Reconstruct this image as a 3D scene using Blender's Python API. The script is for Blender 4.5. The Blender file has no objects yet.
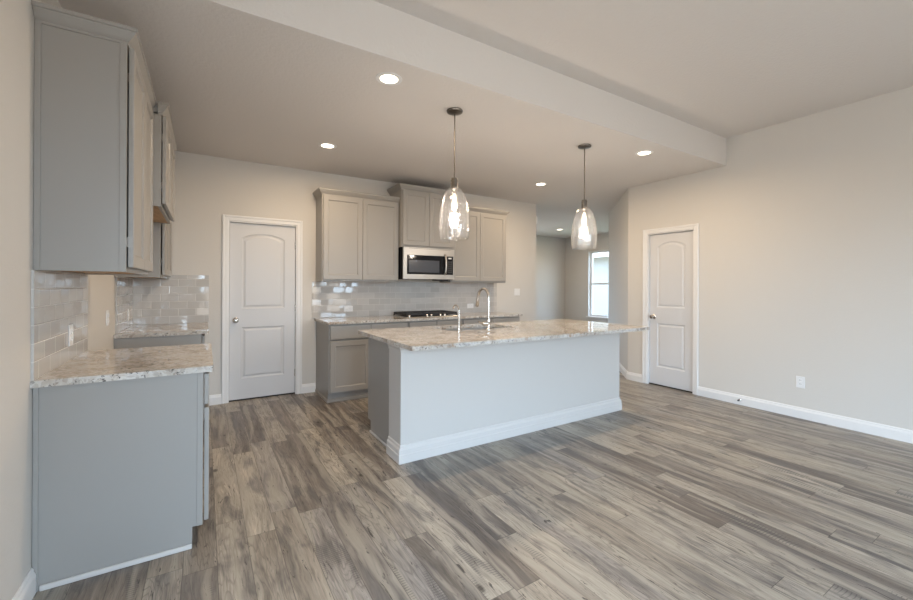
import bpy, bmesh, math, random
from mathutils import Vector, Matrix
C = bpy.context.scene
COL = C.collection
R = math.radians
random.seed(7)

# ------------------------------------------------------------------ camera
cd = bpy.data.cameras.new('camera'); cam = bpy.data.objects.new('camera', cd); COL.objects.link(cam)
F_PX, YAW, ROLL, CX, CY, EYE = 406.4, 0.555, -0.005, 456.5, 285.574, 1.327
cd.sensor_width = 36; cd.sensor_fit = 'HORIZONTAL'; cd.lens = 36*F_PX/913
cd.shift_x = -(CX-456.5)/913; cd.shift_y = -(300-CY)/913
cd.clip_start = .02; cd.clip_end = 200
cam.matrix_world = Matrix.Translation((0, 0, EYE)) @ Matrix.Rotation(-YAW, 4, 'Z') @ Matrix.Rotation(math.pi/2, 4, 'X') @ Matrix.Rotation(-ROLL, 4, 'Z')
C.camera = cam

# ------------------------------------------------------------------ world, daylight, exposure
w = bpy.data.worlds.new('sky'); C.world = w; w.use_nodes = True
wt = w.node_tree; bg = wt.nodes['Background']; bg.inputs[1].default_value = 13.6     # pale open sky over duller ground
tc = wt.nodes.new('ShaderNodeTexCoord'); sx = wt.nodes.new('ShaderNodeSeparateXYZ'); cr = wt.nodes.new('ShaderNodeValToRGB')
wt.links.new(tc.outputs['Generated'], sx.inputs[0]); wt.links.new(sx.outputs[2], cr.inputs[0]); wt.links.new(cr.outputs[0], bg.inputs[0])
cr.color_ramp.elements[0].position = 0.0; cr.color_ramp.elements[0].color = (.33, .31, .28, 1)
cr.color_ramp.elements[1].position = 0.02; cr.color_ramp.elements[1].color = (.645, .825, 1.0, 1)
e_ = cr.color_ramp.elements.new(.6); e_.color = (.52, .74, 1.0, 1)
C.view_settings.view_transform = 'Standard'; C.view_settings.look = 'None'
C.view_settings.gamma = 1; C.view_settings.use_curve_mapping = False
C.view_settings.exposure = 0.12
WARM = (1.0, .77, .53)         # recessed lamps
BULB = (1.0, .86, .72)         # pendant bulbs
def portal(name, loc, rot, sx, sy):
    l = bpy.data.lights.new(name, 'AREA'); l.shape = 'RECTANGLE'; l.size = sx; l.size_y = sy
    l.cycles.is_portal = True          # only guides the sky light through this opening
    o = bpy.data.objects.new(name, l); COL.objects.link(o); o.location = loc; o.rotation_euler = rot
    return o
REAR = -3.0
RW = [(-.2, 1.25), (1.35, 2.75), (3.15, 4.2)]          # rear windows, x range
RZ0, RZ1 = .25, 2.45
for a, b in RW:
    portal('window_portal', ((a+b)/2, REAR-.13, (RZ0+RZ1)/2), (R(90), 0, 0), b-a, RZ1-RZ0)
# hall window
HX, HY = 9.0, 8.47
portal('window_portal', (HX+.16, 6.985, 1.395), (0, R(90), 0), 1.79, 1.27)
portal('window_portal', (6.2, HY+.13, 1.5), (R(-90), 0, 0), 1.5, 1.6)
# patio door in the left wall behind the viewer
PY0, PY1, PZ1 = -.9, 1.0, 2.1
portal('window_portal', (-.62-.13, (PY0+PY1)/2, 1.05), (0, R(-90), 0), PZ1, PY1-PY0)

# ------------------------------------------------------------------ node helpers
class NT:
    def __init__(s, name):
        s.m = bpy.data.materials.new(name); s.m.use_nodes = True
        s.t = s.m.node_tree; s.n = s.t.nodes; s.l = s.t.links
        s.b = s.n['Principled BSDF']; s.out = s.n['Material Output']
    def lk(s, v, sock):
        if v is None: return
        if isinstance(v, bpy.types.NodeSocket): s.l.new(v, sock)
        elif isinstance(v, (int, float)) and hasattr(sock.default_value, '__len__'):
            k = len(sock.default_value); sock.default_value = [v]*k
        else:
            if hasattr(sock.default_value, '__len__') and len(sock.default_value) == 4 and len(v) == 3: v = (*v, 1)
            sock.default_value = v
    def pos(s):
        return s.node('ShaderNodeNewGeometry').outputs['Position']
    def obj(s):
        return s.node('ShaderNodeTexCoord').outputs['Object']
    def node(s, t): return s.n.new(t)
    def math(s, op, a, b=None, c=None, clamp=False):
        n = s.node('ShaderNodeMath'); n.operation = op; n.use_clamp = clamp
        s.lk(a, n.inputs[0]); s.lk(b, n.inputs[1]); s.lk(c, n.inputs[2]); return n.outputs[0]
    def vmath(s, op, a, b=None, scale=None):
        n = s.node('ShaderNodeVectorMath'); n.operation = op
        s.lk(a, n.inputs[0]); s.lk(b, n.inputs[1])
        if scale is not None: s.lk(scale, n.inputs['Scale'])
        return n.outputs[0]
    def sep(s, v):
        n = s.node('ShaderNodeSeparateXYZ'); s.lk(v, n.inputs[0]); return n.outputs
    def comb(s, x=0, y=0, z=0):
        n = s.node('ShaderNodeCombineXYZ'); s.lk(x, n.inputs[0]); s.lk(y, n.inputs[1]); s.lk(z, n.inputs[2]); return n.outputs[0]
    def noise(s, vec, scale, detail=3, rough=.5, dist=0, out='Fac'):
        n = s.node('ShaderNodeTexNoise'); s.lk(vec, n.inputs['Vector']); n.inputs['Scale'].default_value = scale
        n.inputs['Detail'].default_value = detail; n.inputs['Roughness'].default_value = rough
        n.inputs['Distortion'].default_value = dist; return n.outputs[out]
    def vor(s, vec, scale, feature='F1', out='Distance'):
        n = s.node('ShaderNodeTexVoronoi'); n.feature = feature; s.lk(vec, n.inputs['Vector']); n.inputs['Scale'].default_value = scale
        return n.outputs[out]
    def white(s, vec, out='Value'):
        n = s.node('ShaderNodeTexWhiteNoise'); n.noise_dimensions = '3D'; s.lk(vec, n.inputs['Vector']); return n.outputs[out]
    def ramp(s, fac, stops, interp='LINEAR'):
        n = s.node('ShaderNodeValToRGB'); n.color_ramp.interpolation = interp
        e = n.color_ramp.elements
        while len(e) < len(stops): e.new(.5)
        for q, (p, c) in zip(e, stops):
            q.position = p
            q.color = (c, c, c, 1) if isinstance(c, (int, float)) else (*c, 1)
        s.lk(fac, n.inputs[0]); return n.outputs[0]
    def mix(s, fac, a, b, mode='MIX'):
        n = s.node('ShaderNodeMix'); n.data_type = 'RGBA'; n.blend_type = mode
        s.lk(fac, n.inputs[0]); s.lk(a, n.inputs[6]); s.lk(b, n.inputs[7]); return n.outputs[2]
    def bump(s, h, strength=.2, dist=.01, normal=None):
        n = s.node('ShaderNodeBump'); n.inputs['Strength'].default_value = strength; n.inputs['Distance'].default_value = dist
        s.lk(h, n.inputs['Height'])
        if normal is not None: s.lk(normal, n.inputs['Normal'])
        return n.outputs[0]
    def set(s, **k):
        for a, v in k.items(): s.lk(v, s.b.inputs[a.replace('_', ' ')])
        return s

def simple(name, col, rough=.5, metal=0, **k):
    t = NT(name).set(Base_Color=col, Roughness=rough, Metallic=metal, **k); return t.m

def paint(name, col, rough=.7, tex=.12, scale=55, dist=.004):
    t = NT(name); p = t.obj()
    n = t.noise(p, scale, 4, .6)
    big = t.noise(p, 1.3, 2)
    c = t.mix(t.ramp(big, [(.3, .0), (.7, .12)]), col, tuple(x*.93 for x in col))
    t.set(Base_Color=c, Roughness=rough, Normal=t.bump(n, tex, dist)); return t.m

M = {}
M['wall'] = paint('wall_paint', (.635, .61, .575), .75, .25, 60, .004)
M['ceil'] = paint('ceiling_paint', (.70, .665, .635), .85, .55, 38, .006)
M['trim'] = paint('white_trim_paint', (.78, .775, .77), .38, .03, 20, .002)
M['island'] = paint('island_white_paint', (.575, .545, .515), .55, .05, 40, .003)
M['island_trim'] = paint('island_trim_paint', (.64, .61, .585), .45, .03, 20, .002)
M['cab'] = paint('grey_cabinet_paint', (.335, .32, .30), .36, .03, 30, .002)
M['door'] = paint('door_white_paint', (.64, .64, .65), .42, .05, 60, .002)
M['dark'] = simple('shadow_gap_black', (.012, .011, .010), .6)
M['plate'] = simple('white_plastic', (.80, .80, .80), .35)
M['slot'] = simple('outlet_slot', (.05, .05, .05), .5)
M['nickel'] = simple('brushed_nickel', (.62, .58, .53), .25, 1)
M['bronze'] = simple('dark_brushed_nickel', (.20, .18, .16), .30, 1)
M['steel'] = simple('stainless_steel', (.52, .495, .465), .36, 1)
M['sinksteel'] = simple('sink_steel', (.45, .45, .45), .35, 1)
M['blackglass'] = simple('black_glass', (.010, .010, .012), .07, 0, Specular_IOR_Level=.22)
M['mwglass'] = simple('oven_window_mesh', (.075, .08, .095), .2, 0, Specular_IOR_Level=.35)
M['iron'] = simple('cast_iron', (.018, .018, .02), .55)
M['rubber'] = simple('rubber', (.10, .10, .11), .7)
M['shingle'] = simple('roof_shingle', (.30, .28, .27), .9)
M['siding'] = simple('pale_siding', (.22, .22, .218), .8)
M['lawn'] = simple('dry_lawn', (.30, .31, .18), .9)

def emit(name, col, s):
    t = NT(name); t.set(Base_Color=(.8, .8, .8), Emission_Color=col, Emission_Strength=s); return t.m
M['lens'] = emit('downlight_lens', (1, .86, .68), 7)
M['bulb'] = emit('bulb_filament', (1, .80, .55), 6)

def thin_glass(name, seeds=True, base=.10, tint=(1, 1, 1)):
    t = NT(name)
    tr = t.node('ShaderNodeBsdfTransparent'); tr.inputs[0].default_value = (*tint, 1)
    gl = t.node('ShaderNodeBsdfGlossy'); gl.inputs['Roughness'].default_value = .03
    lw = t.node('ShaderNodeLayerWeight'); lw.inputs[0].default_value = .35
    mx = t.node('ShaderNodeMixShader')
    fac = t.math('MULTIPLY_ADD', t.math('POWER', lw.outputs['Facing'], 1.6), .85, base)
    if seeds:
        p = t.obj(); v = t.vor(p, 75)
        s_ = t.ramp(v, [(.10, 1), (.22, 0)])
        fac = t.math('ADD', fac, t.math('MULTIPLY', s_, .38), clamp=True)
        nb = t.bump(t.math('ADD', t.math('MULTIPLY', s_, 1.0), t.noise(p, 22, 2)), .6, .01)
        t.lk(nb, gl.inputs['Normal'])
    t.lk(fac, mx.inputs[0]); t.lk(tr.outputs[0], mx.inputs[1]); t.lk(gl.outputs[0], mx.inputs[2])
    res = mx.outputs[0]
    if seeds:
        df = t.node('ShaderNodeBsdfTranslucent'); df.inputs[0].default_value = (.9, .9, .9, 1)
        m2 = t.node('ShaderNodeMixShader'); m2.inputs[0].default_value = .008
        t.lk(res, m2.inputs[1]); t.lk(df.outputs[0], m2.inputs[2]); res = m2.outputs[0]
    t.lk(res, t.out.inputs[0]); t.n.remove(t.b); return t.m
M['glass'] = thin_glass('seeded_glass')
M['pane'] = thin_glass('window_glass', False, .06)

def wood_raw():
    t = NT('raw_maple'); p = t.obj()
    v = t.vmath('MULTIPLY', p, (6, 1.2, 6)); n = t.noise(v, 6, 4, .6)
    t.set(Base_Color=t.ramp(n, [(.3, (.36, .20, .085)), (.7, (.55, .34, .16))]), Roughness=.5); return t.m
M['maple'] = wood_raw()

def granite():
    t = NT('granite'); p = t.obj()
    warp = t.vmath('ADD', p, t.vmath('SCALE', t.noise(p, 5, 3, .6, out='Color'), scale=.16))
    veil = t.noise(warp, 5.5, 5, .65, .6)
    base = t.ramp(veil, [(.30, (.24, .18, .14)), (.40, (.50, .42, .35)), (.50, (.72, .67, .61)), (.62, (.80, .78, .75)), (.72, (.40, .38, .365))])
    cell = t.vor(warp, 70, out='Color')
    grain = t.sep(cell)[0]
    base = t.mix(.34, base, t.ramp(grain, [(.0, (.20, .17, .15)), (.3, (.50, .42, .34)), (.6, (.80, .78, .74)), (1, (.86, .85, .83))]), 'MIX')
    spk = t.noise(p, 46, 3, .65)
    clus = t.noise(p, 7, 2)
    mask = t.math('MULTIPLY', t.ramp(spk, [(.575, 0), (.625, .9)]), t.ramp(clus, [(.42, .08), (.60, 1)]))
    c = t.mix(mask, base, (.045, .04, .04))
    rust = t.math('MULTIPLY', t.ramp(t.noise(p, 30, 2), [(.58, 0), (.66, 1)]), t.ramp(t.noise(p, 3.5, 2), [(.5, 0), (.62, 1)]))
    c = t.mix(t.math('MULTIPLY', rust, .6), c, (.42, .22, .09))
    c = t.mix(1, c, (.78, .775, .77), 'MULTIPLY')
    t.set(Base_Color=c, Roughness=.02, Specular_IOR_Level=.55); return t.m
M['granite'] = granite()

def planks():
    t = NT('rustic_plank_floor'); x, y, z = t.sep(t.obj())
    W_, L_ = .138, 1.22
    u = t.math('DIVIDE', t.math('SUBTRACT', x, .057), W_)
    col = t.math('FLOOR', u); fu = t.math('FRACT', u)
    off = t.math('MULTIPLY', t.white(t.comb(col, 3.1, 0)), L_)
    v = t.math('DIVIDE', t.math('ADD', y, off), L_)
    row = t.math('FLOOR', v); fv = t.math('FRACT', v)
    pid = t.comb(col, row, 1.7)
    r1 = t.white(pid); rc = t.sep(t.white(pid, 'Color'))
    r2, r3 = rc[1], rc[2]
    # plank-local grain coordinates, shifted per plank
    gx = t.math('ADD', x, t.math('MULTIPLY', r2, 31.0)); gy = t.math('ADD', y, t.math('MULTIPLY', r3, 57.0))
    warp = t.noise(t.comb(t.math('MULTIPLY', gx, 5), t.math('MULTIPLY', gy, 1.6), 0), 1, 3)
    gxw = t.math('ADD', gx, t.math('MULTIPLY', warp, .11))
    fine = t.noise(t.comb(t.math('MULTIPLY', gxw, 120), t.math('MULTIPLY', gy, 5), 0), 1, 7, .72)
    mid = t.noise(t.comb(t.math('MULTIPLY', gxw, 22), t.math('MULTIPLY', gy, 1.5), 2), 1, 6, .66, .5)
    blot = t.noise(t.comb(t.math('MULTIPLY', gx, 10), t.math('MULTIPLY', gy, 2.6), 5), 1, 3, .55, .5)
    crk = t.noise(t.comb(t.math('MULTIPLY', gxw, 30), t.math('MULTIPLY', gy, 3.6), 9), 1, 7, .70, 2.2)
    base = t.ramp(r1, [(0, (.165, .135, .115)), (.2, (.30, .25, .205)), (.4, (.47, .40, .315)), (.58, (.225, .195, .175)), (.76, (.55, .475, .38)), (1, (.36, .32, .285))])
    tone = t.ramp(mid, [(.30, .58), (.44, .92), (.56, 1.08), (.70, 1.34)])
    c = t.mix(1, base, tone, 'MULTIPLY')
    c = t.mix(1, c, t.ramp(fine, [(.32, .52), (.46, .92), (.56, 1.08), (.70, 1.38)]), 'MULTIPLY')
    greym = t.math('MULTIPLY', t.ramp(blot, [(.50, 0), (.64, .85)]), t.ramp(fine, [(.35, 1), (.62, .55)]))
    c = t.mix(greym, c, (.135, .122, .118))
    palem = t.math('MULTIPLY', t.ramp(t.noise(t.comb(t.math('MULTIPLY', gxw, 15), t.math('MULTIPLY', gy, .9), 12), 1, 3), [(.50, 0), (.60, 1)]), .62)
    c = t.mix(palem, c, (.55, .485, .39))
    cath = t.noise(t.comb(t.math('MULTIPLY', gx, 8), t.math('MULTIPLY', gy, 1.0), 15), 1, 3, .5, .25)
    cl = t.math('FRACT', t.math('MULTIPLY', cath, 19))
    clm = t.math('MULTIPLY', t.ramp(cl, [(0, 1), (.22, 0), (.88, 0), (1, 1)]), t.ramp(r2, [(.35, 0), (.7, .55)]))
    c = t.mix(t.math('MULTIPLY', clm, t.ramp(fine, [(.35, .4), (.6, 1)])), c, (.085, .068, .058))
    # saw marks across some boards
    saw = t.math('SINE', t.math('MULTIPLY', t.math('ADD', gy, t.math('MULTIPLY', warp, .05)), 420))
    sawm = t.math('MULTIPLY', t.math('MULTIPLY', t.ramp(saw, [(.55, 0), (.85, 1)]), t.ramp(blot, [(.52, 0), (.60, 1)])), t.ramp(r3, [(.74, 0), (.76, .6)]))
    c = t.mix(sawm, c, (.07, .062, .058))
    crm = t.ramp(crk, [(.605, 0), (.64, .92)])
    c = t.mix(crm, c, (.055, .045, .040))
    # knots
    kv = t.vor(t.comb(t.math('MULTIPLY', gx, 4.2), t.math('MULTIPLY', gy, 2.2), 4), 1)
    c = t.mix(t.ramp(kv, [(.035, .85), (.085, 0)]), c, (.05, .038, .03))
    # joints
    du = t.math('MULTIPLY', t.math('MINIMUM', fu, t.math('SUBTRACT', 1, fu)), W_)
    dv = t.math('MULTIPLY', t.math('MINIMUM', fv, t.math('SUBTRACT', 1, fv)), L_)
    d = t.math('MINIMUM', du, dv)
    j = t.ramp(t.math('MULTIPLY', d, 100), [(.06, 1), (.22, 0)])
    c = t.mix(t.math('MULTIPLY', j, .65), c, (.05, .04, .035))
    h = t.math('SUBTRACT', t.math('ADD', t.math('MULTIPLY', fine, .35), t.math('MULTIPLY', mid, .4)), t.math('ADD', t.math('MULTIPLY', j, .8), t.math('MULTIPLY', crm, .4)))
    c = t.mix(1, c, (.72, .735, .75), 'MULTIPLY')
    t.set(Base_Color=c, Roughness=t.ramp(mid, [(.3, .42), (.7, .30)]), Normal=t.bump(h, .16, .004), Specular_IOR_Level=.5)
    return t.m
M['floor'] = planks()

def tiles(name, axis):
    t = NT(name); x, y, z = t.sep(t.pos())
    a = x if axis == 'x' else y
    tw, th, g = .1545, .0778, .0026
    rowf = t.math('DIVIDE', t.math('SUBTRACT', z, .914), th); row = t.math('FLOOR', rowf); fz = t.math('FRACT', rowf)
    sh = t.math('MULTIPLY', t.math('FLOORED_MODULO', row, 2), .5)
    colf = t.math('ADD', t.math('DIVIDE', a, tw), sh); col = t.math('FLOOR', colf); fa = t.math('FRACT', colf)
    da = t.math('MULTIPLY', t.math('MINIMUM', fa, t.math('SUBTRACT', 1, fa)), tw)
    dz = t.math('MULTIPLY', t.math('MINIMUM', fz, t.math('SUBTRACT', 1, fz)), th)
    d = t.math('MULTIPLY', t.math('MINIMUM', da, dz), 100)
    grout = t.ramp(d, [(.10, 1), (.16, 0)])
    rc = t.white(t.comb(col, row, 4.4), 'Color'); rv = t.white(t.comb(col, row, 9.4))
    base = t.mix(rv, (.47, .455, .435), (.55, .535, .515))
    c = t.mix(grout, base, (.66, .64, .61))
    geo = t.node('ShaderNodeNewGeometry').outputs['Normal']
    tilt = t.vmath('SCALE', t.vmath('SUBTRACT', rc, (.5, .5, .5)), scale=.055)
    nrm = t.vmath('NORMALIZE', t.vmath('ADD', geo, tilt))
    edge = t.ramp(d, [(.12, 0), (.45, 1)])
    nb = t.bump(edge, .35, .002, nrm)
    t.set(Base_Color=c, Roughness=t.mix(grout, (.045,)*3, (.7,)*3), Normal=nb, Specular_IOR_Level=.55)
    return t.m
M['tile_x'] = tiles('glazed_subway_tile_back', 'x')
M['tile_y'] = tiles('glazed_subway_tile_side', 'y')

# ------------------------------------------------------------------ mesh helpers
class Fr:   # local frame: u along the face, z up, d outward from the face
    def __init__(s, o, u, n): s.o = Vector(o); s.u = Vector(u); s.n = Vector(n); s.k = Vector((0, 0, 1))
    def __call__(s, u, z, d=0): return s.o + s.u*u + s.k*z + s.n*d
WORLD = Fr((0, 0, 0), (1, 0, 0), (0, 1, 0))

class MB:
    def __init__(s): s.bm = bmesh.new()
    def box(s, x0, x1, y0, y1, z0, z1, bev=0, seg=1, fr=None):
        P = (lambda x, y, z: Vector((x, y, z))) if fr is None else (lambda x, y, z: fr(x, z, y))
        vs = [s.bm.verts.new(P(x, y, z)) for z in (z0, z1) for y in (y0, y1) for x in (x0, x1)]
        fs = [s.bm.faces.new([vs[i] for i in q]) for q in ((0, 2, 3, 1), (4, 5, 7, 6), (0, 1, 5, 4), (2, 6, 7, 3), (0, 4, 6, 2), (1, 3, 7, 5))]
        if bev > 0:
            es = list({e for f in fs for e in f.edges})
            bmesh.ops.bevel(s.bm, geom=es, offset=bev, segments=seg, affect='EDGES', profile=.5)
        return s
    def fbox(s, fr, u0, u1, z0, z1, d0, d1, bev=0, seg=1): return s.box(u0, u1, d0, d1, z0, z1, bev, seg, fr)
    def loops(s, rings, cap0=True, cap1=True, closed=True):
        V = [[s.bm.verts.new(p) for p in r] for r in rings]
        n = len(V[0])
        for a, b in zip(V, V[1:]):
            for i in range(n if closed else n-1):
                j = (i+1) % n
                s.bm.faces.new((a[i], a[j], b[j], b[i]))
        if cap0: s.bm.faces.new(V[0][::-1])
        if cap1: s.bm.faces.new(V[-1])
        return s
    def lathe(s, prof, c=(0, 0, 0), n=32, ax=(0, 0, 1), cap0=True, cap1=True):
        ax = Vector(ax).normalized(); t = Vector((1, 0, 0)) if abs(ax.x) < .9 else Vector((0, 1, 0))
        e1 = ax.cross(t).normalized(); e2 = ax.cross(e1); c = Vector(c)
        rings = [[c + ax*h + (e1*math.cos(k*2*math.pi/n) + e2*math.sin(k*2*math.pi/n))*max(r, 1e-4) for k in range(n)] for r, h in prof]
        return s.loops(rings, cap0, cap1)
    def tube(s, pts, r, n=14):
        pts = [Vector(p) for p in pts]; rs = r if isinstance(r, (list, tuple)) else [r]*len(pts)
        rings = []; prev = None
        for i, p in enumerate(pts):
            d = (pts[min(i+1, len(pts)-1)] - pts[max(i-1, 0)]).normalized()
            if prev is None:
                t = Vector((1, 0, 0)) if abs(d.x) < .9 else Vector((0, 1, 0)); e1 = d.cross(t).normalized()
            else: e1 = (prev - d*prev.dot(d)).normalized()
            prev = e1; e2 = d.cross(e1)
            rings.append([p + (e1*math.cos(k*2*math.pi/n) + e2*math.sin(k*2*math.pi/n))*rs[i] for k in range(n)])
        return s.loops(rings)
    def prism(s, prof, a, b, out):   # profile (o, z) swept from a to b, o measured along out
        a, b, out = Vector(a), Vector(b), Vector(out)
        return s.loops([[p + out*o + Vector((0, 0, z)) for o, z in prof] for p in (a, b)])
    def plate(s, outer, holes, z0, z1, fr=None, caps=(1, 1)):   # plate with holes
        P = (lambda x, y, z: Vector((x, y, z))) if fr is None else fr
        for zi, z in enumerate((z0, z1)):
            if not caps[zi]: continue
            es = []
            for lp in [outer]+holes:
                vs = [s.bm.verts.new(P(x, y, z)) for x, y in lp]
                es += [s.bm.edges.new((vs[i], vs[(i+1) % len(vs)])) for i in range(len(vs))]
            bmesh.ops.triangle_fill(s.bm, use_beauty=True, use_dissolve=False, edges=es)
        for lp in [outer]+holes:
            s.loops([[P(x, y, z) for x, y in lp] for z in (z0, z1)], False, False)
        return s
    def build(s, name, mat, parent=None, smooth=False, origin=None):
        bm = s.bm
        bmesh.ops.remove_doubles(bm, verts=bm.verts, dist=1e-5)
        bmesh.ops.recalc_face_normals(bm, faces=bm.faces)
        off = Vector((0, 0, 0))
        if parent is not None:
            q = parent
            while q is not None: off += q.location; q = q.parent
        if origin is not None: off += Vector(origin)
        if off.length: bmesh.ops.translate(bm, verts=bm.verts, vec=-off)
        me = bpy.data.meshes.new(name); bm.to_mesh(me); bm.free()
        if smooth:
            for p in me.polygons: p.use_smooth = True
            try: me.set_sharp_from_angle(angle=R(38))
            except Exception: pass
        me.materials.append(M[mat] if isinstance(mat, str) else mat)
        o = bpy.data.objects.new(name, me); COL.objects.link(o)
        if parent is not None: o.parent = parent
        if origin is not None: o.location = origin
        return o

def tag(o, label=None, cat=None, group=None, kind=None):
    if label: o['label'] = label
    if cat: o['category'] = cat
    if group: o['group'] = group
    if kind: o['kind'] = kind
    return o
def thing(name, loc, label, cat, group=None, kind=None):
    o = bpy.data.objects.new(name, None); COL.objects.link(o); o.location = loc; o.empty_display_size = .1
    return tag(o, label, cat, group, kind)
def dup(root, loc, label, group=None):
    r = root.copy(); COL.objects.link(r); r.location = loc; r['label'] = label
    if group: r['group'] = group
    for ch in list(root.children):
        c = ch.copy(); COL.objects.link(c); c.parent = r
        for g in ch.children:
            d = g.copy(); COL.objects.link(d); d.parent = c
    return r

# ------------------------------------------------------------------ room shell
XL, XR, YB, XE, ZC, ZG, YBM = -.625, 5.145, 5.215, 4.838, 2.735, 3.054, 2.365
YC = 3.645                      # corner where the diagonal wall starts
DX, DY = 6.60, 5.10             # its far end
T = .12
def struct(name, mb, mat, label, cat, parent=None): return tag(mb.build(name, mat, parent), label, cat, kind='structure')
struct('floor', MB().box(XL-T, HX+.15, REAR-T, HY+T, -.08, 0), 'floor', 'rustic grey brown plank floor running through the whole room', 'floor')
struct('ceiling', MB().box(XL-T, HX+.15, YBM, HY+T, ZC, ZG+.16), 'ceil', 'lower ceiling over the kitchen with a dropped front edge', 'ceiling')
struct('ceiling_living', MB().box(XL-T, XR+T, REAR-T, YBM, ZG, ZG+.16), 'ceil', 'higher flat ceiling in front of the kitchen soffit', 'ceiling')
struct('wall_left', MB().box(XL-T, XL, REAR-T, PY0, 0, ZG).box(XL-T, XL, PY1, YB+T, 0, ZG).box(XL-T, XL, PY0, PY1, PZ1, ZG), 'wall', 'beige wall at left edge behind the cabinets', 'wall')
# pantry door opening in the back wall
P0, P1, DZ = .225, .955, 2.045
wb = MB().box(XL, P0, YB, YB+T, 0, ZC).box(P1, XE, YB, YB+T, 0, ZC).box(P0, P1, YB, YB+T, DZ, ZC)
struct('wall_back', wb, 'wall', 'beige kitchen back wall behind range cabinets and white door', 'wall')
# right wall with closet door opening
Q0, Q1 = 2.725, 3.350
wr = MB().box(XR, XR+T, REAR-T, Q0, 0, ZG).box(XR, XR+T, Q1, YC, 0, ZC).box(XR, XR+T, Q0, Q1, DZ, ZC).box(XR, XR+T, YBM, Q0, 0, ZC)
struct('wall_right', MB().box(XR, XR+T, REAR-T, Q0, 0, ZG).box(XR, XR+T, Q0, Q1, DZ, ZG).box(XR, XR+T, Q1, YC, 0, ZG), 'wall', 'long beige wall at right with white closet door', 'wall')
dg = Vector((1, 1, 0)).normalized(); dn = Vector((1, -1, 0)).normalized()*T
wd = MB(); a, b = Vector((XR, YC, 0)), Vector((DX, DY, 0))
wd.loops([[a+Vector((0, 0, z)), b+Vector((0, 0, z)), b+dn+Vector((0, 0, z)), a+dn+Vector((0, 0, z))] for z in (0, ZC)])
struct('wall_diagonal', wd, 'wall', 'short angled wall between closet door wall and hall', 'wall')
# hall beyond
struct('wall_hall_front', MB().box(DX, HX, DY-T, DY, 0, ZC), 'wall', 'hidden hall wall turning right behind the angled wall', 'wall')
WY0, WY1, WZ0, WZ1 = 6.35, 7.62, .50, 2.29
hs = MB().box(HX, HX+.15, DY-T, WY0, 0, ZC).box(HX, HX+.15, WY1, HY+T, 0, ZC).box(HX, HX+.15, WY0, WY1, 0, WZ0).box(HX, HX+.15, WY0, WY1, WZ1, ZC)
struct('wall_hall_right', hs, 'wall', 'far hall wall holding the bright window', 'wall')
hb = MB().box(XE-2.0, 5.45, HY, HY+T, 0, ZC).box(6.95, HX, HY, HY+T, 0, ZC).box(5.45, 6.95, HY, HY+T, 0, .7).box(5.45, 6.95, HY, HY+T, 2.3, ZC)
struct('wall_hall_back', hb, 'wall', 'far hall end wall seen past the kitchen wall end', 'wall')
struct('wall_hall_left', MB().box(XE-2.0-T, XE-2.0, YB+T, HY+T, 0, ZC), 'wall', 'hall wall hidden behind the kitchen back wall', 'wall')
# rear wall behind the camera, three windows
rw = MB(); xs = XL
for a, b in RW: rw.box(xs, a, REAR-T, REAR, 0, ZG).box(a, b, REAR-T, REAR, 0, RZ0).box(a, b, REAR-T, REAR, RZ1, ZG); xs = b
rw.box(xs, XR, REAR-T, REAR, 0, ZG)
struct('wall_rear', rw, 'wall', 'living room wall behind the viewer with three windows', 'wall')

def window(name, fr, wdt, z0, z1, depth, label):
    o = thing(name, fr(0, z0, 0), label, 'window', kind='structure')
    f = MB(); s = .055
    f.fbox(fr, 0, s, z0, z1, -depth, -depth+.05).fbox(fr, wdt-s, wdt, z0, z1, -depth, -depth+.05)
    f.fbox(fr, s, wdt-s, z0, z0+s, -depth, -depth+.05).fbox(fr, s, wdt-s, z1-s, z1, -depth, -depth+.05)
    f.build('window_frame', 'trim', o)
    zm = (z0+z1)/2
    MB().fbox(fr, s, wdt-s, zm-.025, zm+.025, -depth+.002, -depth+.045).build('meeting_rail', 'trim', o)
    for za, zb in ((z0+s, zm-.025), (zm+.025, z1-s)):
        MB().fbox(fr, s, wdt-s, za, zb, -depth+.018, -depth+.024).build('pane', 'pane', o)
    rv = MB(); e = .012
    rv.fbox(fr, -.001, e, z0, z1, -depth+.05, .001).fbox(fr, wdt-e, wdt+.001, z0, z1, -depth+.05, .001)
    rv.fbox(fr, e, wdt-e, z1-e, z1+.001, -depth+.05, .001)
    rv.build('jamb_lining', 'trim', o)
    MB().fbox(fr, -.05, wdt+.05, z0-.03, z0+.004, -depth+.05, .035, .006).build('window_sill', 'trim', o)
    return o
window('window_1', Fr((HX, WY0, 0), (0, 1, 0), (-1, 0, 0)), WY1-WY0, WZ0, WZ1, .13, 'bright white single hung window in the far hall')
window('window_2', Fr((5.45, HY, 0), (1, 0, 0), (0, -1, 0)), 1.5, .7, 2.3, .11, 'hall end wall window out of sight behind the kitchen wall')
for i, (a, b) in enumerate(RW):
    window('window_%d' % (3+i), Fr((b, REAR, 0), (-1, 0, 0), (0, 1, 0)), b-a, RZ0, RZ1, .11,
           ['living room window behind the viewer nearest the left wall', 'middle living room window behind the viewer', 'living room window behind the viewer nearest the right wall'][i])

window('window_6', Fr((XL, PY0, 0), (0, 1, 0), (1, 0, 0)), PY1-PY0, .005, PZ1, .11, 'glazed patio door in the left wall behind the viewer')
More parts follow.
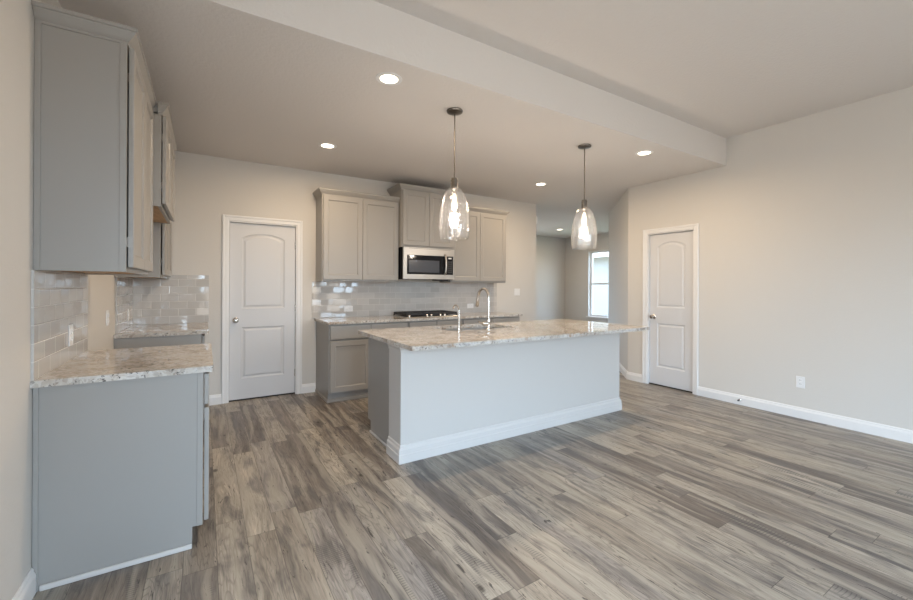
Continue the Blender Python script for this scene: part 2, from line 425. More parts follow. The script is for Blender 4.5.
# baseboards
BASE = [(0, 0), (.016, 0), (.016, .075), (.013, .085), (.009, .092), (.008, .102), (.004, .110), (0, .110)]
def base(name, segs, label):
    mb = MB()
    for a, b, out in segs: mb.prism(BASE, a, b, out)
    struct(name, mb, 'trim', label, 'baseboard')
CW = .060                        # casing width
base('baseboard_left', [((XL, REAR, 0), (XL, PY0-.06, 0), (1, 0, 0)), ((XL, PY1+.06, 0), (XL, 2.43, 0), (1, 0, 0)), ((XL, 3.325, 0), (XL, 4.268, 0), (1, 0, 0))], 'white baseboard along the left wall')
base('baseboard_back', [((.05, YB, 0), (P0-CW, YB, 0), (0, -1, 0)), ((P1+CW, YB, 0), (1.176, YB, 0), (0, -1, 0)), ((3.955, YB, 0), (XE, YB, 0), (0, -1, 0))], 'white baseboard beside the pantry door')
base('baseboard_right', [((XR, REAR, 0), (XR, Q0-CW, 0), (-1, 0, 0)), ((XR, Q1+CW, 0), (XR, YC+.006, 0), (-1, 0, 0))], 'white baseboard along the right wall')
base('baseboard_diagonal', [((XR-.005, YC-.005, 0), (DX, DY, 0), (-dg.x, dg.y, 0))], 'white baseboard on the angled wall')
base('baseboard_hall', [((HX, DY, 0), (HX, HY, 0), (-1, 0, 0)), ((XE-2, HY, 0), (HX, HY, 0), (0, -1, 0))], 'white baseboard in the far hall')

# ------------------------------------------------------------------ doors (two panel, arched top)
def arch(l, r, b, s_, t, i, n=14):    # outline of an arched panel inset by i
    l, r, b, s_, t = l+i, r-i, b+i, s_-i, t-i
    pts = [(l, b), (r, b)]
    for k in range(n+1):
        q = k/n; x = r+(l-r)*q
        pts.append((x, s_+(t-s_)*(1-(2*q-1)**2)**.75 if t > s_ else s_))
    return pts
def room_door(name, fr, wdt, label, knob_u, hinge_u, zt=DZ):
    o = thing(name, fr(0, 0, 0), label, 'door', kind='structure')
    # casing round the opening, with a raised outer band
    c = MB(); t1, t2 = .011, .018
    for u0, u1, z0, z1 in ((-CW, 0, 0, zt+CW), (wdt, wdt+CW, 0, zt+CW), (0, wdt, zt, zt+CW)):
        c.fbox(fr, u0, u1, z0, z1, 0, t1, .003)
    for u0, u1, z0, z1 in ((-CW, -CW+.024, 0, zt+CW), (wdt+CW-.024, wdt+CW, 0, zt+CW), (-CW+.024, wdt+CW-.024, zt+CW-.024, zt+CW)):
        c.fbox(fr, u0, u1, z0, z1, t1-.001, t2, .004)
    c.build('door_casing', 'trim', o)
    j = MB(); e = .012
    j.fbox(fr, 0, e, 0, zt, -T, 0).fbox(fr, wdt-e, wdt, 0, zt, -T, 0).fbox(fr, e, wdt-e, zt-e, zt, -T, 0)
    j.build('door_jamb', 'trim', o)
    g = .016; u0, u1, z0, z1, d = g, wdt-g, .016, zt-.016, -.035
    st = .110*(wdt/.62)**.6
    pans = [(u0+st, u1-st, 1.05, 1.858, 1.918), (u0+st, u1-st, .25, .835, .835)]
    outer = [(u0, z0), (u1, z0), (u1, z1), (u0, z1)]
    m = MB(); m.plate(outer, [arch(*p, 0) for p in pans], d, d, fr, caps=(1, 0))
    m.loops([[fr(x, z, q) for x, z in outer] for q in (d, d-.035)], False, True)
    for p in pans:
        m.loops([[fr(x, z, q) for x, z in arch(*p, i)] for i, q in ((0, d), (.006, d-.007), (.018, d-.010), (.026, d-.008), (.040, d-.002), (.046, d-.002))], False, True)
    m.build('door_slab', 'door', o)
    MB().fbox(fr, e, wdt-e, .001, .012, -.07, -.036).build('threshold_gap', 'dark', o)
    kb = MB(); kc = fr(knob_u, .92, d)
    kb.lathe([(.032, 0), (.032, .004), (.026, .009), (.012, .012), (.010, .032), (.018, .038), (.027, .050), (.028, .058), (.022, .068), (.008, .072)], kc, 24, fr.n)
    kb.build('door_knob', 'nickel', o, True)
    for hz in (.26, 1.05, 1.80):
        MB().fbox(fr, hinge_u-.008, hinge_u+.008, hz-.045, hz+.045, d-.002, d+.010, .003).build('hinge', 'nickel', o)
    return o
room_door('door_1', Fr((P0, YB, 0), (1, 0, 0), (0, -1, 0)), P1-P0, 'white two panel arched door in the kitchen back wall', .078, P1-P0-.012)
room_door('door_2', Fr((XR, Q1, 0), (0, -1, 0), (-1, 0, 0)), Q1-Q0, 'white two panel arched closet door in the right wall', .078, Q1-Q0-.012)
# closet and pantry darkness behind the doors
struct('wall_pantry', MB().box(P0-.05, P1+.05, YB+T, YB+T+.02, 0, DZ+.05), 'wall', 'plain board closing the pantry behind its door', 'wall')
struct('wall_closet', MB().box(XR+T, XR+T+.02, Q0-.05, Q1+.05, 0, DZ+.05), 'wall', 'plain board closing the closet behind its door', 'wall')

# ------------------------------------------------------------------ cabinets
def shaker(fr, u0, u1, z0, z1, d, th=.020, st=.057):
    m = MB()
    R4 = lambda i, q: [fr(u0+i, z0+i, q), fr(u1-i, z0+i, q), fr(u1-i, z1-i, q), fr(u0+i, z1-i, q)]
    m.loops([R4(0, d), R4(0, d+th-.0025), R4(.0025, d+th), R4(st, d+th), R4(st+.004, d+th-.006), R4(st+.010, d+th-.010)])
    return m
def slabfront(fr, u0, u1, z0, z1, d, th=.020):
    m = MB()
    R4 = lambda i, q: [fr(u0+i, z0+i, q), fr(u1-i, z0+i, q), fr(u1-i, z1-i, q), fr(u0+i, z1-i, q)]
    m.loops([R4(0, d), R4(0, d+th-.005), R4(.004, d+th)])
    return m
CROWN = [(0, 0), (.005, .001), (.005, .012), (.010, .016), (.016, .022), (.034, .046), (.036, .052), (.042, .054), (.042, .070)]
def crown(fr, u0, u1, dep, z0, el, er, k=1.0, frm=.002):
    rings = []
    for o, z in CROWN:
        o *= k
        ul, ur = u0-(o if el else 0), u1+(o if er else 0)
        rings.append([fr(u0, z0+z*k, .002), fr(u0, z0+z*k, frm), fr(ul, z0+z*k, frm), fr(ul, z0+z*k, dep+o), fr(ur, z0+z*k, dep+o), fr(ur, z0+z*k, frm), fr(u1, z0+z*k, frm), fr(u1, z0+z*k, .002)] if frm > .01 else
                     [fr(ul, z0+z*k, .002), fr(ul, z0+z*k, dep+o), fr(ur, z0+z*k, dep+o), fr(ur, z0+z*k, .002)])
    return MB().loops(rings)
GAP = .006
def hinges(fr, u, zs, d, par, side):
    for z in zs: MB().fbox(fr, u-.004, u+.004, z-.025, z+.025, d+.001, d+GAP-.001).build('hinge', 'nickel', par)
def upper(fr, u0, u1, z0, z1, dep, ndoors, label, el=True, er=True, end=0, crn=1.0, frm=.002, filler=0):
    o = thing('upper_cabinet', fr((u0+u1)/2, z0, 0), label, 'wall cabinet')
    b = MB().fbox(fr, u0, u1, z0+.012, z1, .001, dep-.019)
    b.fbox(fr, u0, u0+.035, z0, z1, dep-.019, dep).fbox(fr, u1-.035, u1, z0, z1, dep-.019, dep)
    b.fbox(fr, u0+.035, u1-.035, z0, z0+.035, dep-.019, dep).fbox(fr, u0+.035, u1-.035, z1-.035, z1, dep-.019, dep)
    b.fbox(fr, u0, u0+.012, z0, z0+.0121, .001, dep-.019).fbox(fr, u1-.012, u1, z0, z0+.0121, .001, dep-.019)
    b.fbox(fr, u0+.035, u1-.035, z0+.035, z1-.035, dep-.019, dep-.012)
    b.build('body', 'cab', o)
    if end:   # end panel trim seen from the room: scribe strip, top rail and front stile
        s = -1
        MB().fbox(fr, u0-.006, u0, z0, z1-.011, .001, .022, .001).build('scribe_strip', 'cab', o)
        MB().fbox(fr, u0-.004, u0, z0, z1-.011, dep-.026, dep, .001).build('face_stile', 'cab', o)
    MB().fbox(fr, u0+.012, u1-.012, z0+.006, z0+.012, .004, dep-.020).build('underside', 'maple', o)
    ins = .012; a0 = u0+ins+filler; a1 = u1-ins; n = ndoors; g = .004 if n > 1 else 0
    wd_ = (a1-a0-g*(n-1))/n
    for i in range(n):
        l = a0+i*(wd_+g)
        dr = shaker(fr, l, l+wd_, z0+.022, z1-.016, dep+GAP).build('door', 'cab', o)
        hu = l+.006 if i == 0 else l+wd_-.006
        for hz in (z0+.14, z1-.16):
            MB().fbox(fr, hu-.004, hu+.004, hz-.022, hz+.022, dep, dep+GAP).build('hinge', 'bronze', dr)
    crown(fr, u0, u1, dep, z1-.012, el, er, crn, frm).build('crown_molding', 'cab', o)
    return o
LF = Fr((XL, 0, 0), (0, 1, 0), (1, 0, 0))        # left run, u = y, outward +x
BF = Fr((0, YB, 0), (1, 0, 0), (0, -1, 0))       # back run, u = x, outward -y
LY0, LY1, LY2 = 2.438, 3.315, 4.262
UZ, UT = 1.384, 2.460
upper(LF, LY0, LY1, UZ, UT, .312, 2, 'tall grey upper cabinet nearest the camera on the left wall', True, False, 1)
upper(LF, LY1+.002, LY2-.002, 1.842, UT, .378, 2, 'short deeper grey cabinet over the refrigerator gap', True, True, 0, frm=.360)
upper(LF, LY2, YB-.002, UZ, UT, .305, 2, 'grey upper cabinet in the left back corner beyond the refrigerator gap', False, False, 0, filler=.08)
BZ, BT = 1.372, 2.408
upper(BF, 1.172, 2.148, BZ, BT, .310, 2, 'grey two door wall cabinet left of the microwave', True, False, 0)
upper(BF, 2.150, 2.936, 1.826, 2.572, .395, 2, 'raised grey wall cabinet directly above the microwave', True, True, 0)
upper(BF, 2.938, 3.925, BZ, BT, .310, 2, 'grey two door wall cabinet right of the microwave', False, True, 0)

def basecab(fr, u0, u1, label, dep=.605, fronts=2, el=False, er=False, drawer=True, toe=.070, end=0):
    o = thing('base_cabinet', fr((u0+u1)/2, 0, 0), label, 'base cabinet')
    zt = .882; b = MB()
    b.fbox(fr, u0, u1, .105, zt, .002, dep-.019)
    b.fbox(fr, u0, u0+.035, .105, zt, dep-.019, dep).fbox(fr, u1-.035, u1, .105, zt, dep-.019, dep)
    b.fbox(fr, u0+.035, u1-.035, .105, .14, dep-.019, dep).fbox(fr, u0+.035, u1-.035, zt-.03, zt, dep-.019, dep).fbox(fr, u0+.035, u1-.035, .69, .72, dep-.019, dep)
    b.fbox(fr, u0+.035, u1-.035, .14, zt-.03, dep-.019, dep-.012)
    for f, s in ((el, u0), (er, u1)):
        if f: b.fbox(fr, s if s == u0 else s-.018, s+.018 if s == u0 else s, 0, .105, .002, dep-toe)
    b.build('body', 'cab', o)
    k = MB().fbox(fr, u0+(.018 if el else 0), u1-(.018 if er else 0), 0, .105, dep-toe-.018, dep-toe); k.build('toe_kick', 'cab', o)
    if end:
        MB().fbox(fr, u0-.006, u0, 0.0, zt, .002, .020, .001).build('scribe_strip', 'cab', o)
        MB().fbox(fr, u0-.004, u0, .105, zt, dep-.026, dep, .001).build('face_stile', 'cab', o)
        MB().fbox(fr, u0-.011, u0-.0001, 0, .024, .026, dep-toe, .003).build('shoe_molding', 'island_trim', o)
    ins = .012; a0, a1 = u0+ins, u1-ins; n = fronts; wd_ = (a1-a0-.004*(n-1))/n
    for i in range(n):
        l = a0+i*(wd_+.004)
        shaker(fr, l, l+wd_, .118, .694, dep+GAP).build('door', 'cab', o)
        if drawer: slabfront(fr, l, l+wd_, .712, .868, dep+GAP).build('drawer_front', 'cab', o)
    return o
basecab(LF, LY0, LY1, 'grey base cabinet with plain end panel nearest the camera at left', .622, 2, True, True, end=1, toe=.045)
basecab(LF, LY2, YB-.002, 'grey base cabinet in the left back corner past the refrigerator gap', .605, 2, True, False)
tb = basecab(BF, 1.182, 2.145, 'grey base cabinet left of the cooktop beside the pantry door', .605, 2, True, False, toe=.035)
basecab(BF, 2.147, 2.945, 'grey base cabinet directly under the black cooktop', .605, 2)
basecab(BF, 2.947, 3.952, 'grey base cabinet right of the cooktop at the counter end', .605, 2, False, True)
MB().fbox(BF, 1.170, 1.1818, 0, .035, .002, .57, .004).fbox(BF, 1.170, 2.145, 0, .035, .5705, .584, .004).build('shoe_molding', 'cab', tb)

# ------------------------------------------------------------------ countertops
def rounded(x0, x1, y0, y1, r, n=6, which=(1, 1, 1, 1)):
    pts = []
    for (cx, cy, a0), on in zip(((x0, y0, 180), (x1, y0, 270), (x1, y1, 0), (x0, y1, 90)), which):
        if not on: pts.append((cx, cy)); continue
        ox = cx+r if cx == x0 else cx-r; oy = cy+r if cy == y0 else cy-r
        for k in range(n+1):
            t_ = R(a0+90*k/n); pts.append((ox+r*math.cos(t_), oy+r*math.sin(t_)))
    return pts
CT0, CT1 = .884, .914
def countertop(outer, holes, label):
    return tag(MB().plate(outer, holes, CT0, CT1).build('countertop', 'granite', None), label, 'countertop')
countertop(rounded(XL+.001, .040, 2.404, LY1+.012, .012, 4, (0, 1, 1, 0)), [], 'speckled granite counter nearest the camera along the left wall')
countertop(rounded(XL+.001, .033, LY2-.012, YB-.001, .012, 4, (0, 1, 0, 0)), [], 'speckled granite counter in the left back corner past the gap')
countertop(rounded(1.158, 3.985, 4.570, YB-.001, .012, 4, (1, 1, 0, 0)), [], 'long granite counter along the back wall under the microwave')

# ------------------------------------------------------------------ tile backsplashes
def splash(mb, mat, label): tag(mb.build('tile_backsplash', mat), label, 'backsplash')
splash(MB().box(XL+.0005, XL+.010, 2.412, LY1+.035, CT1+.0005, UZ), 'tile_y', 'glossy tile backsplash on left wall above the nearest counter')
splash(MB().box(XL+.0005, XL+.010, LY2+.07, YB-.0105, CT1+.0005, UZ), 'tile_y', 'glossy tile backsplash on left wall beyond the refrigerator gap')
splash(MB().box(XL+.0005, -.312, YB-.010, YB-.0005, CT1+.0005, UZ-.001).box(-.312, .040, YB-.010, YB-.0005, CT1+.0005, 1.425), 'tile_x', 'glossy tile backsplash facing the room in the left back corner')
splash(MB().box(1.13, 3.99, YB-.010, YB-.0005, CT1+.0005, BZ), 'tile_x', 'long glossy tile backsplash behind the cooktop under the microwave')

# ------------------------------------------------------------------ island
IX0, IX1, IY0, IYW, IYB = 1.247, 3.80, 2.792, 3.02, 3.60
isl = thing('kitchen_island', ((IX0+IX1)/2, 3.2, 0), 'white panelled kitchen island with grey cabinets behind', 'kitchen island')
MB().box(IX0, IX1, IY0, IYW, 0, .882).build('front_panel', 'island', isl)
IB = [(0, 0), (.020, 0), (.020, .062), (.016, .068), (.016, .098), (.012, .106), (.008, .112), (.006, .128), (0, .134)]
def wrap(prof, x0, x1, y0, y1):   # moulding around the left, front and right faces
    rings = [[(x0-o, y1, z), (x0-o, y0-o, z), (x1+o, y0-o, z), (x1+o, y1, z)] for o, z in prof]
    return MB().loops(rings, True, True, True)
wrap(IB, IX0, IX1, IY0, IYW).build('base_molding', 'island_trim', isl)
wrap([(0, .826), (.005, .826), (.007, .845), (.014, .856), (.016, .882), (0, .882)], IX0, IX1, IY0, IYW).build('top_molding', 'island', isl)
ib = MB()
GX0, GX1 = 1.282, 3.775
ib.box(GX0, GX0+.018, IYW, IYB, .105, .882).box(GX1-.018, GX1, IYW, IYB, .105, .882).box(GX0+.018, GX1-.018, IYW, IYB, .105, .123)
ib.box(GX0, GX0+.018, IYW, IYB-.07, 0, .105).box(GX1-.018, GX1, IYW, IYB-.07, 0, .105)
ib.box(GX0+.018, GX1-.018, IYB-.019, IYB, .123, .69)
ib.box(GX0+.018, GX1-.018, IYB-.019, IYB, .84, .882)
ib.build('cabinet_body', 'cab', isl)
MB().box(GX0+.018, GX1-.018, IYB-.088, IYB-.07, 0, .105).build('toe_kick', 'cab', isl)
MB().box(GX0-.011, GX0-.0002, IYW+.001, IYB-.07, 0, .019, .003).build('shoe_molding', 'island_trim', isl)
IF = Fr((GX1, IYB, 0), (-1, 0, 0), (0, 1, 0))
nb = 5; bw = (GX1-GX0-.024-.004*(nb-1))/nb
for i in range(nb):
    l = .012+i*(bw+.004)
    shaker(IF, l, l+bw, .118, .694, GAP).build('door', 'cab', isl)
    slabfront(IF, l, l+bw, .712, .868, GAP).build('drawer_front', 'cab', isl)
SX0, SX1, SY0, SY1 = 1.90, 2.655, 3.150, 3.560
countertop(rounded(1.190, 3.868, 2.478, 3.640, .03, 6), [rounded(SX0, SX1, SY0, SY1, .05, 6)], 'large granite island top with sink and seating overhang')
# undermount sink
sk = thing('kitchen_sink', ((SX0+SX1)/2, (SY0+SY1)/2, .66), 'stainless undermount sink set in the island top', 'sink')
m = MB(); zb = .665
rr = lambda i, z, r: [(x, y, z) for x, y in rounded(SX0-.008+i, SX1+.008-i, SY0-.008+i, SY1+.008-i, r, 6)]
m.loops([rr(-.02, .8835, .06), rr(0, .8835, .055), rr(.004, .87, .055), rr(.012, zb+.03, .05), rr(.03, zb+.004, .045), rr(.06, zb, .03)], False, True)
m.build('basin', 'sinksteel', sk, True)
MB().lathe([(.045, 0), (.045, .003), (.035, .004), (.033, .001)], ((SX0+SX1)/2, (SY0+SY1)/2+.05, zb+.0005), 24).build('drain', 'nickel', sk, True)
# main faucet
fx, fy = 2.268, 3.085
fa = thing('kitchen_faucet', (fx, fy, CT1), 'tall brushed nickel gooseneck faucet in front of the island sink', 'faucet')
MB().lathe([(.028, 0), (.028, .006), (.024, .012), (.0185, .018), (.0185, .10), (.016, .108)], (fx, fy, CT1), 24).build('base', 'nickel', fa, True)
pts = [(fx, fy, CT1+.10), (fx, fy, CT1+.30)]
for k in range(1, 13):
    a_ = R(180-k*15); pts.append((fx, fy+.085+.085*math.cos(a_), CT1+.30+.085*math.sin(a_)))
MB().tube(pts, .0125, 14).build('spout', 'nickel', fa, True)
MB().lathe([(.0135, 0), (.016, .03), (.0175, .09), (.015, .097)], (fx, fy+.17, CT1+.305), 18, (0, .22, -1)).build('spray_head', 'nickel', fa, True)
hd = MB().lathe([(.012, -.035), (.021, -.034), (.021, .045), (.016, .052)], (fx-.018, fy, CT1+.062), 20, (-1, 0, 0)); hd.tube([(fx-.06, fy, CT1+.064), (fx-.085, fy-.004, CT1+.068), (fx-.125, fy-.012, CT1+.082)], [.010, .008, .006], 10)
hd.build('lever_handle', 'nickel', fa, True)
# filtered water tap
gx, gy = 1.940, 3.085
ft = thing('water_tap', (gx, gy, CT1), 'slim small gooseneck tap left of the tall faucet', 'faucet')
MB().lathe([(.020, 0), (.020, .005), (.012, .012), (.010, .055)], (gx, gy, CT1), 18).build('base', 'nickel', ft, True)
pts = [(gx, gy, CT1+.05), (gx, gy, CT1+.185)]
for k in range(1, 12):
    a_ = R(180-k*15); pts.append((gx, gy+.052+.052*math.cos(a_), CT1+.185+.052*math.sin(a_)))
MB().tube(pts, .0062, 10).build('spout', 'nickel', ft, True)
MB().tube([(gx, gy, CT1+.045), (gx+.035, gy, CT1+.052)], [.005, .004], 8).build('lever_handle', 'nickel', ft, True)

# ------------------------------------------------------------------ microwave
MX0, MX1, MZ0, MZ1, MF = 2.162, 2.926, 1.404, 1.822, 4.805
mw = thing('microwave', ((MX0+MX1)/2, (MF+YB)/2, MZ0), 'stainless over the range microwave with black door window', 'microwave')
MF_ = Fr((0, MF, 0), (1, 0, 0), (0, -1, 0))
MB().box(MX0, MX1, MF+.001, YB-.012, MZ0, MZ1, .003).build('body', 'blackglass', mw)
f = MB().plate([(MX0, MZ0+.006), (MX1, MZ0+.006), (MX1, MZ1-.002), (MX0, MZ1-.002)], [[(2.212, 1.472), (2.906, 1.472), (2.906, 1.724), (2.212, 1.724)]], 0, .028, MF_)
f.build('front_frame', 'steel', mw)
dw = MB().fbox(MF_, 2.213, 2.744, 1.473, 1.723, .002, .025, .003); dwo = dw.build('door', 'blackglass', mw)
MB().fbox(MF_, 2.238, 2.690, 1.498, 1.658, .0245, .0265, .001).build('door_window', 'mwglass', dwo)
hp = [(2.772, MF-.03, 1.474), (2.772, MF-.052, 1.490)]+[(2.772, MF-.058-.010*math.sin(math.pi*k/6), 1.505+.20*k/6) for k in range(7)]+[(2.772, MF-.052, 1.722), (2.772, MF-.03, 1.738)]
MB().tube(hp, .014, 12).build('handle', 'steel', dwo, True)
cp = MB().fbox(MF_, 2.800, 2.905, 1.473, 1.723, .002, .025, .003).build('control_panel', 'blackglass', mw)
MB().fbox(MF_, 2.83, 2.88, 1.688, 1.706, .0245, .0258).build('display', 'plate', cp)
kp = MB()
for r_ in range(6):
    for c_ in range(3): kp.fbox(MF_, 2.824+c_*.024, 2.842+c_*.024, 1.500+r_*.028, 1.516+r_*.028, .0245, .0256)
kp.build('keypad', 'slot', cp)
MB().box(2.68, 2.86, MF+.03, MF+.16, MZ0-.012, MZ0-.0005, .002).build('vent_grille', 'iron', mw)
vt = MB()
for k in range(18): vt.fbox(MF_, 2.24+k*.035, 2.262+k*.035, 1.806, 1.811, .0275, .029)
vt.build('top_vent', 'iron', mw)

# ------------------------------------------------------------------ gas cooktop
KX0, KX1, KY0, KY1 = 2.165, 2.955, 4.640, 5.130
ck = thing('gas_cooktop', ((KX0+KX1)/2, (KY0+KY1)/2, CT1), 'black gas cooktop with cast iron grates on the back counter', 'cooktop')
MB().box(KX0, KX1, KY0, KY1, CT1+.0005, CT1+.010, .004).build('steel_tray', 'steel', ck)
MB().box(KX0+.012, KX1-.012, KY0+.075, KY1-.008, CT1+.0098, CT1+.0125, .001).build('burner_pan', 'blackglass', ck)
cw = (KX1-KX0-.02)/3
for i in range(3):
    g = MB(); x0, x1, y0, y1 = KX0+.012+i*cw, KX0+.006+(i+1)*cw, KY0+.085, KY1-.012; z0, z1 = CT1+.024, CT1+.056
    t_ = .012
    g.box(x0, x1, y0, y0+t_, z0, z1, .003).box(x0, x1, y1-t_, y1, z0, z1, .003).box(x0, x0+t_, y0+t_, y1-t_, z0, z1, .003).box(x1-t_, x1, y0+t_, y1-t_, z0, z1, .003)
    xm, ym = (x0+x1)/2, (y0+y1)/2
    g.box(xm-.006, xm+.006, y0+t_, y1-t_, z0, z1).box(x0+t_, x1-t_, ym-.006, ym+.006, z0, z1)
    for q in (.25, .75): g.box(x0+t_, x1-t_, y0+(y1-y0)*q-.005, y0+(y1-y0)*q+.005, z0, z1)
    for fx_ in (x0, x1-t_):
        for fy_ in (y0, y1-t_): g.box(fx_, fx_+t_, fy_, fy_+t_, CT1+.012, z0)
    g.build('grate', 'iron', ck)
    for q in ((.27, .73) if i != 1 else (.5,)):
        MB().lathe([(.045, 0), (.045, .008), (.03, .010), (.03, .017), (.012, .018)], (xm, y0+(y1-y0)*q, CT1+.0098), 20).build('burner', 'iron', ck, True)
for x in (2.205, 2.455, 2.520, 2.655, 2.720):
    MB().lathe([(.021, 0), (.021, .004), (.017, .006), (.0165, .026), (.014, .029)], (x, KY0+.045, CT1+.0098), 18).build('control_knob', 'nickel', ck, True)

# ------------------------------------------------------------------ outlets and switches
def wallplate(fr, kind, horiz=False, name='outlet', label='', cat='outlet', ww=.072, hh=.116, group=None):
    o = thing(name, fr(0, 0, 0), label, cat, group)
    if horiz: ww, hh = hh, ww
    MB().fbox(fr, -ww/2, ww/2, -hh/2, hh/2, .0003, .006, .002).build('cover_plate', 'plate', o)
    if kind == 'outlet':
        for s in (-1, 1):
            a_, b_ = (s*.020, 0) if horiz else (0, s*.020)
            rc = MB().fbox(fr, a_-.015, a_+.015, b_-.015, b_+.015, .0058, .0078, .004).build('receptacle', 'plate', o)
            sl = MB()
            for q in (-.006, .006):
                if horiz: sl.fbox(fr, a_-.005, a_+.004, q-.001, q+.001, .0076, .0081)
                else: sl.fbox(fr, q-.001, q+.001, b_-.004, b_+.005, .0076, .0081)
            sl.build('slots', 'slot', rc)
    else:
        n = kind
        for k in range(n):
            c_ = (k-(n-1)/2)*.046
            MB().fbox(fr, c_-.016, c_+.016, -.033, .033, .0058, .009, .002).build('rocker_switch', 'plate', o)
    return o
wallplate(Fr((XL+.010, 2.96, 1.05), (0, -1, 0), (1, 0, 0)), 'outlet', label='white outlet in the tiles above the nearest left counter')
wallplate(Fr((XL, 4.00, 1.07), (0, -1, 0), (1, 0, 0)), 'outlet', label='white outlet on bare wall in the refrigerator gap')
wallplate(Fr((XL+.010, 4.90, 1.035), (0, -1, 0), (1, 0, 0)), 'outlet', label='white outlet in the tiles of the far left corner')
wallplate(Fr((1.582, YB-.010, 1.02), (1, 0, 0), (0, -1, 0)), 'outlet', True, label='sideways white outlet in tiles left of the cooktop')
wallplate(Fr((3.478, YB-.010, 1.015), (1, 0, 0), (0, -1, 0)), 'outlet', True, label='sideways white outlet in tiles right of the cooktop')
wallplate(Fr((XR, 1.663, .365), (0, -1, 0), (-1, 0, 0)), 'outlet', label='white outlet low on the right wall above baseboard')
wallplate(Fr((4.417, YB, 1.225), (1, 0, 0), (0, -1, 0)), 2, name='light_switch', label='double rocker switch on wall right of the back cabinets', cat='switch', ww=.118)
wallplate(Fr((XL, 2.025, 1.27), (0, -1, 0), (1, 0, 0)), 2, name='light_switch', label='white switch plate at the left edge before the cabinets', cat='switch', ww=.118, hh=.105)

# motion sensor at the end of the kitchen wall
sn = thing('motion_sensor', (XE, YB+.06, 2.47), 'small white sensor high on the end of the kitchen wall', 'sensor')
MB().box(XE+.0005, XE+.055, YB+.025, YB+.095, 2.40, 2.535, .010, 2).build('housing', 'plate', sn)
MB().box(XE+.0545, XE+.060, YB+.038, YB+.082, 2.415, 2.455, .004).build('lens', 'trim', sn)
# door stop on the right baseboard
ds = thing('door_stop', (XR-.016, 2.205, .055), 'small door stop screwed to the right wall baseboard', 'door stop')
MB().lathe([(.013, 0), (.013, .003), (.006, .006), (.006, .026)], (XR-.0162, 2.205, .055), 14, (-1, 0, 0)).build('stem', 'nickel', ds, True)
MB().lathe([(.009, 0), (.010, .004), (.010, .014), (.006, .017)], (XR-.0425, 2.205, .055), 14, (-1, 0, 0)).build('rubber_tip', 'rubber', ds, True)

# ------------------------------------------------------------------ recessed lights
CAN_W = 15.5
def can(loc, label):
    o = thing('recessed_light', loc, label, 'ceiling light', 'round recessed ceiling lights')
    x, y, z = loc
    MB().lathe([(.060, -.004), (.072, -.007), (.088, -.004), (.090, -.0005), (.060, -.0005)], loc, 40, cap0=False, cap1=False).build('trim_ring', 'plate', o, True)
    MB().lathe([(.0605, -.0008), (.0605, -.0035), (.03, -.005), (.001, -.0055)], loc, 32).build('lens', 'lens', o, True)
    return o
def canlight(loc, power):
    l = bpy.data.lights.new('downlight', 'AREA'); l.shape = 'DISK'; l.size = .12; l.energy = power; l.color = WARM; l.spread = R(176)
    o = bpy.data.objects.new('downlight', l); COL.objects.link(o); o.location = (loc[0], loc[1], loc[2]-.008)
cans = [((1.063, 2.60), 'recessed ceiling light above the near left end of the island'), ((1.05, 4.18), 'recessed ceiling light in front of the white pantry door'),
        ((3.94, 4.16), 'recessed ceiling light between the pendants toward the back wall'), ((3.93, 2.60), 'recessed ceiling light nearest the closet door wall'),
        ((7.50, 7.24), 'recessed ceiling light in the far hall')]
for i, ((x, y), lb) in enumerate(cans):
    if i == 0: c0 = can((x, y, ZC), lb)
    else: dup(c0, (x, y, ZC), lb)
    canlight((x, y, ZC), CAN_W)

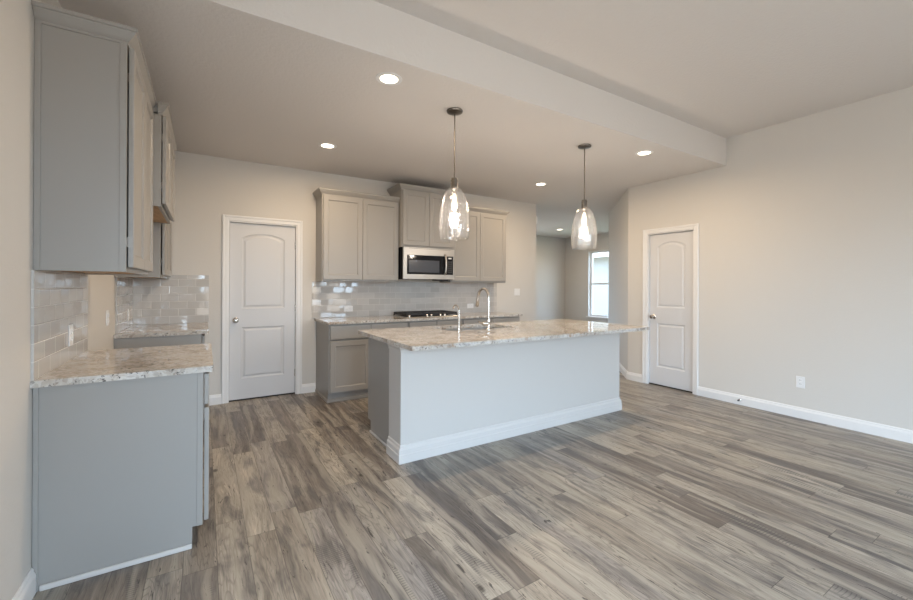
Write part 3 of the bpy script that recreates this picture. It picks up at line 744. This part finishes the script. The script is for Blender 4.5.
# ------------------------------------------------------------------ pendants
PEND_W = 10.5
def pendant(loc, label):
    o = thing('pendant_light', loc, label, 'pendant light', 'seeded glass pendants over the island')
    x, y, z = loc
    MB().lathe([(.064, -.0003), (.066, -.006), (.062, -.016), (.030, -.024), (.010, -.028)], loc, 32).build('canopy', 'bronze', o, True)
    MB().tube([(x, y, z-.025), (x, y, z-.545)], .0055, 10).build('rod', 'bronze', o, True)
    MB().lathe([(.010, -.540), (.026, -.545), (.026, -.560), (.030, -.561), (.030, -.572), (.026, -.573), (.026, -.585), (.030, -.586), (.030, -.597), (.026, -.598), (.026, -.612), (.030, -.616), (.028, -.640), (.016, -.650)], loc, 24).build('socket_cap', 'bronze', o, True)
    prof = [(.024, -.618), (.050, -.632), (.070, -.660), (.086, -.700), (.100, -.755), (.111, -.820), (.1165, -.885), (.1175, -.940), (.114, -.985), (.108, -1.030)]
    prof = [(r*1.06, h) for r, h in prof]
    inner = [(r-.003, h) for r, h in prof[::-1]]
    MB().lathe(prof+[(.1135, -1.033)]+[(.112, -1.030)]+inner[1:], loc, 48, cap0=False, cap1=False).build('glass_shade', 'glass', o, True)
    MB().lathe([(.012, -.648), (.012, -.672), (.010, -.674)], loc, 16).build('lamp_socket', 'bronze', o, True)
    MB().lathe([(.008, -.673), (.012, -.700), (.017, -.735), (.0195, -.765), (.018, -.785), (.010, -.800), (.003, -.804)], loc, 24).build('bulb', 'bulb', o, True)
    return o
def bulblight(loc):
    l = bpy.data.lights.new('pendant_bulb', 'POINT'); l.energy = PEND_W; l.color = BULB; l.shadow_soft_size = .035
    o = bpy.data.objects.new('pendant_bulb', l); COL.objects.link(o); o.location = (loc[0], loc[1], loc[2]-.86)
PL = [((1.705, 2.79, ZC), 'left glass pendant hanging over the island, nearer the microwave'), ((3.232, 2.79, ZC), 'right glass pendant hanging over the island, nearer the hall window')]
p0 = pendant(*PL[0]); dup(p0, PL[1][0], PL[1][1])
for l_, _ in PL: bulblight(l_)

# ------------------------------------------------------------------ outside the hall window
tag(MB().box(9.6, 40, -12, 30, -.5, -.3).build('lawn', 'lawn'), 'yard ground outside the hall window', 'ground', kind='structure')
nh = thing('neighbor_house', (15, 10, -.3), 'pale neighbouring house wall and eave outside the hall window', 'house')
hw = MB().box(14, 20, 2, 22, -.3, 2.6)
for k in range(18): hw.box(13.985, 14, 2, 22, -.3+k*.16, -.3+k*.16+.145)
hw.build('siding_wall', 'siding', nh)
MB().box(13.4, 13.5, 1.6, 22.4, 2.5, 2.72).box(13.5, 14.0, 1.6, 22.4, 2.58, 2.62).build('eave', 'trim', nh)
MB().loops([[(13.4, y, 2.72), (17, y, 4.6), (20.6, y, 2.72)] for y in (1.6, 22.4)]).build('roof', 'shingle', nh)
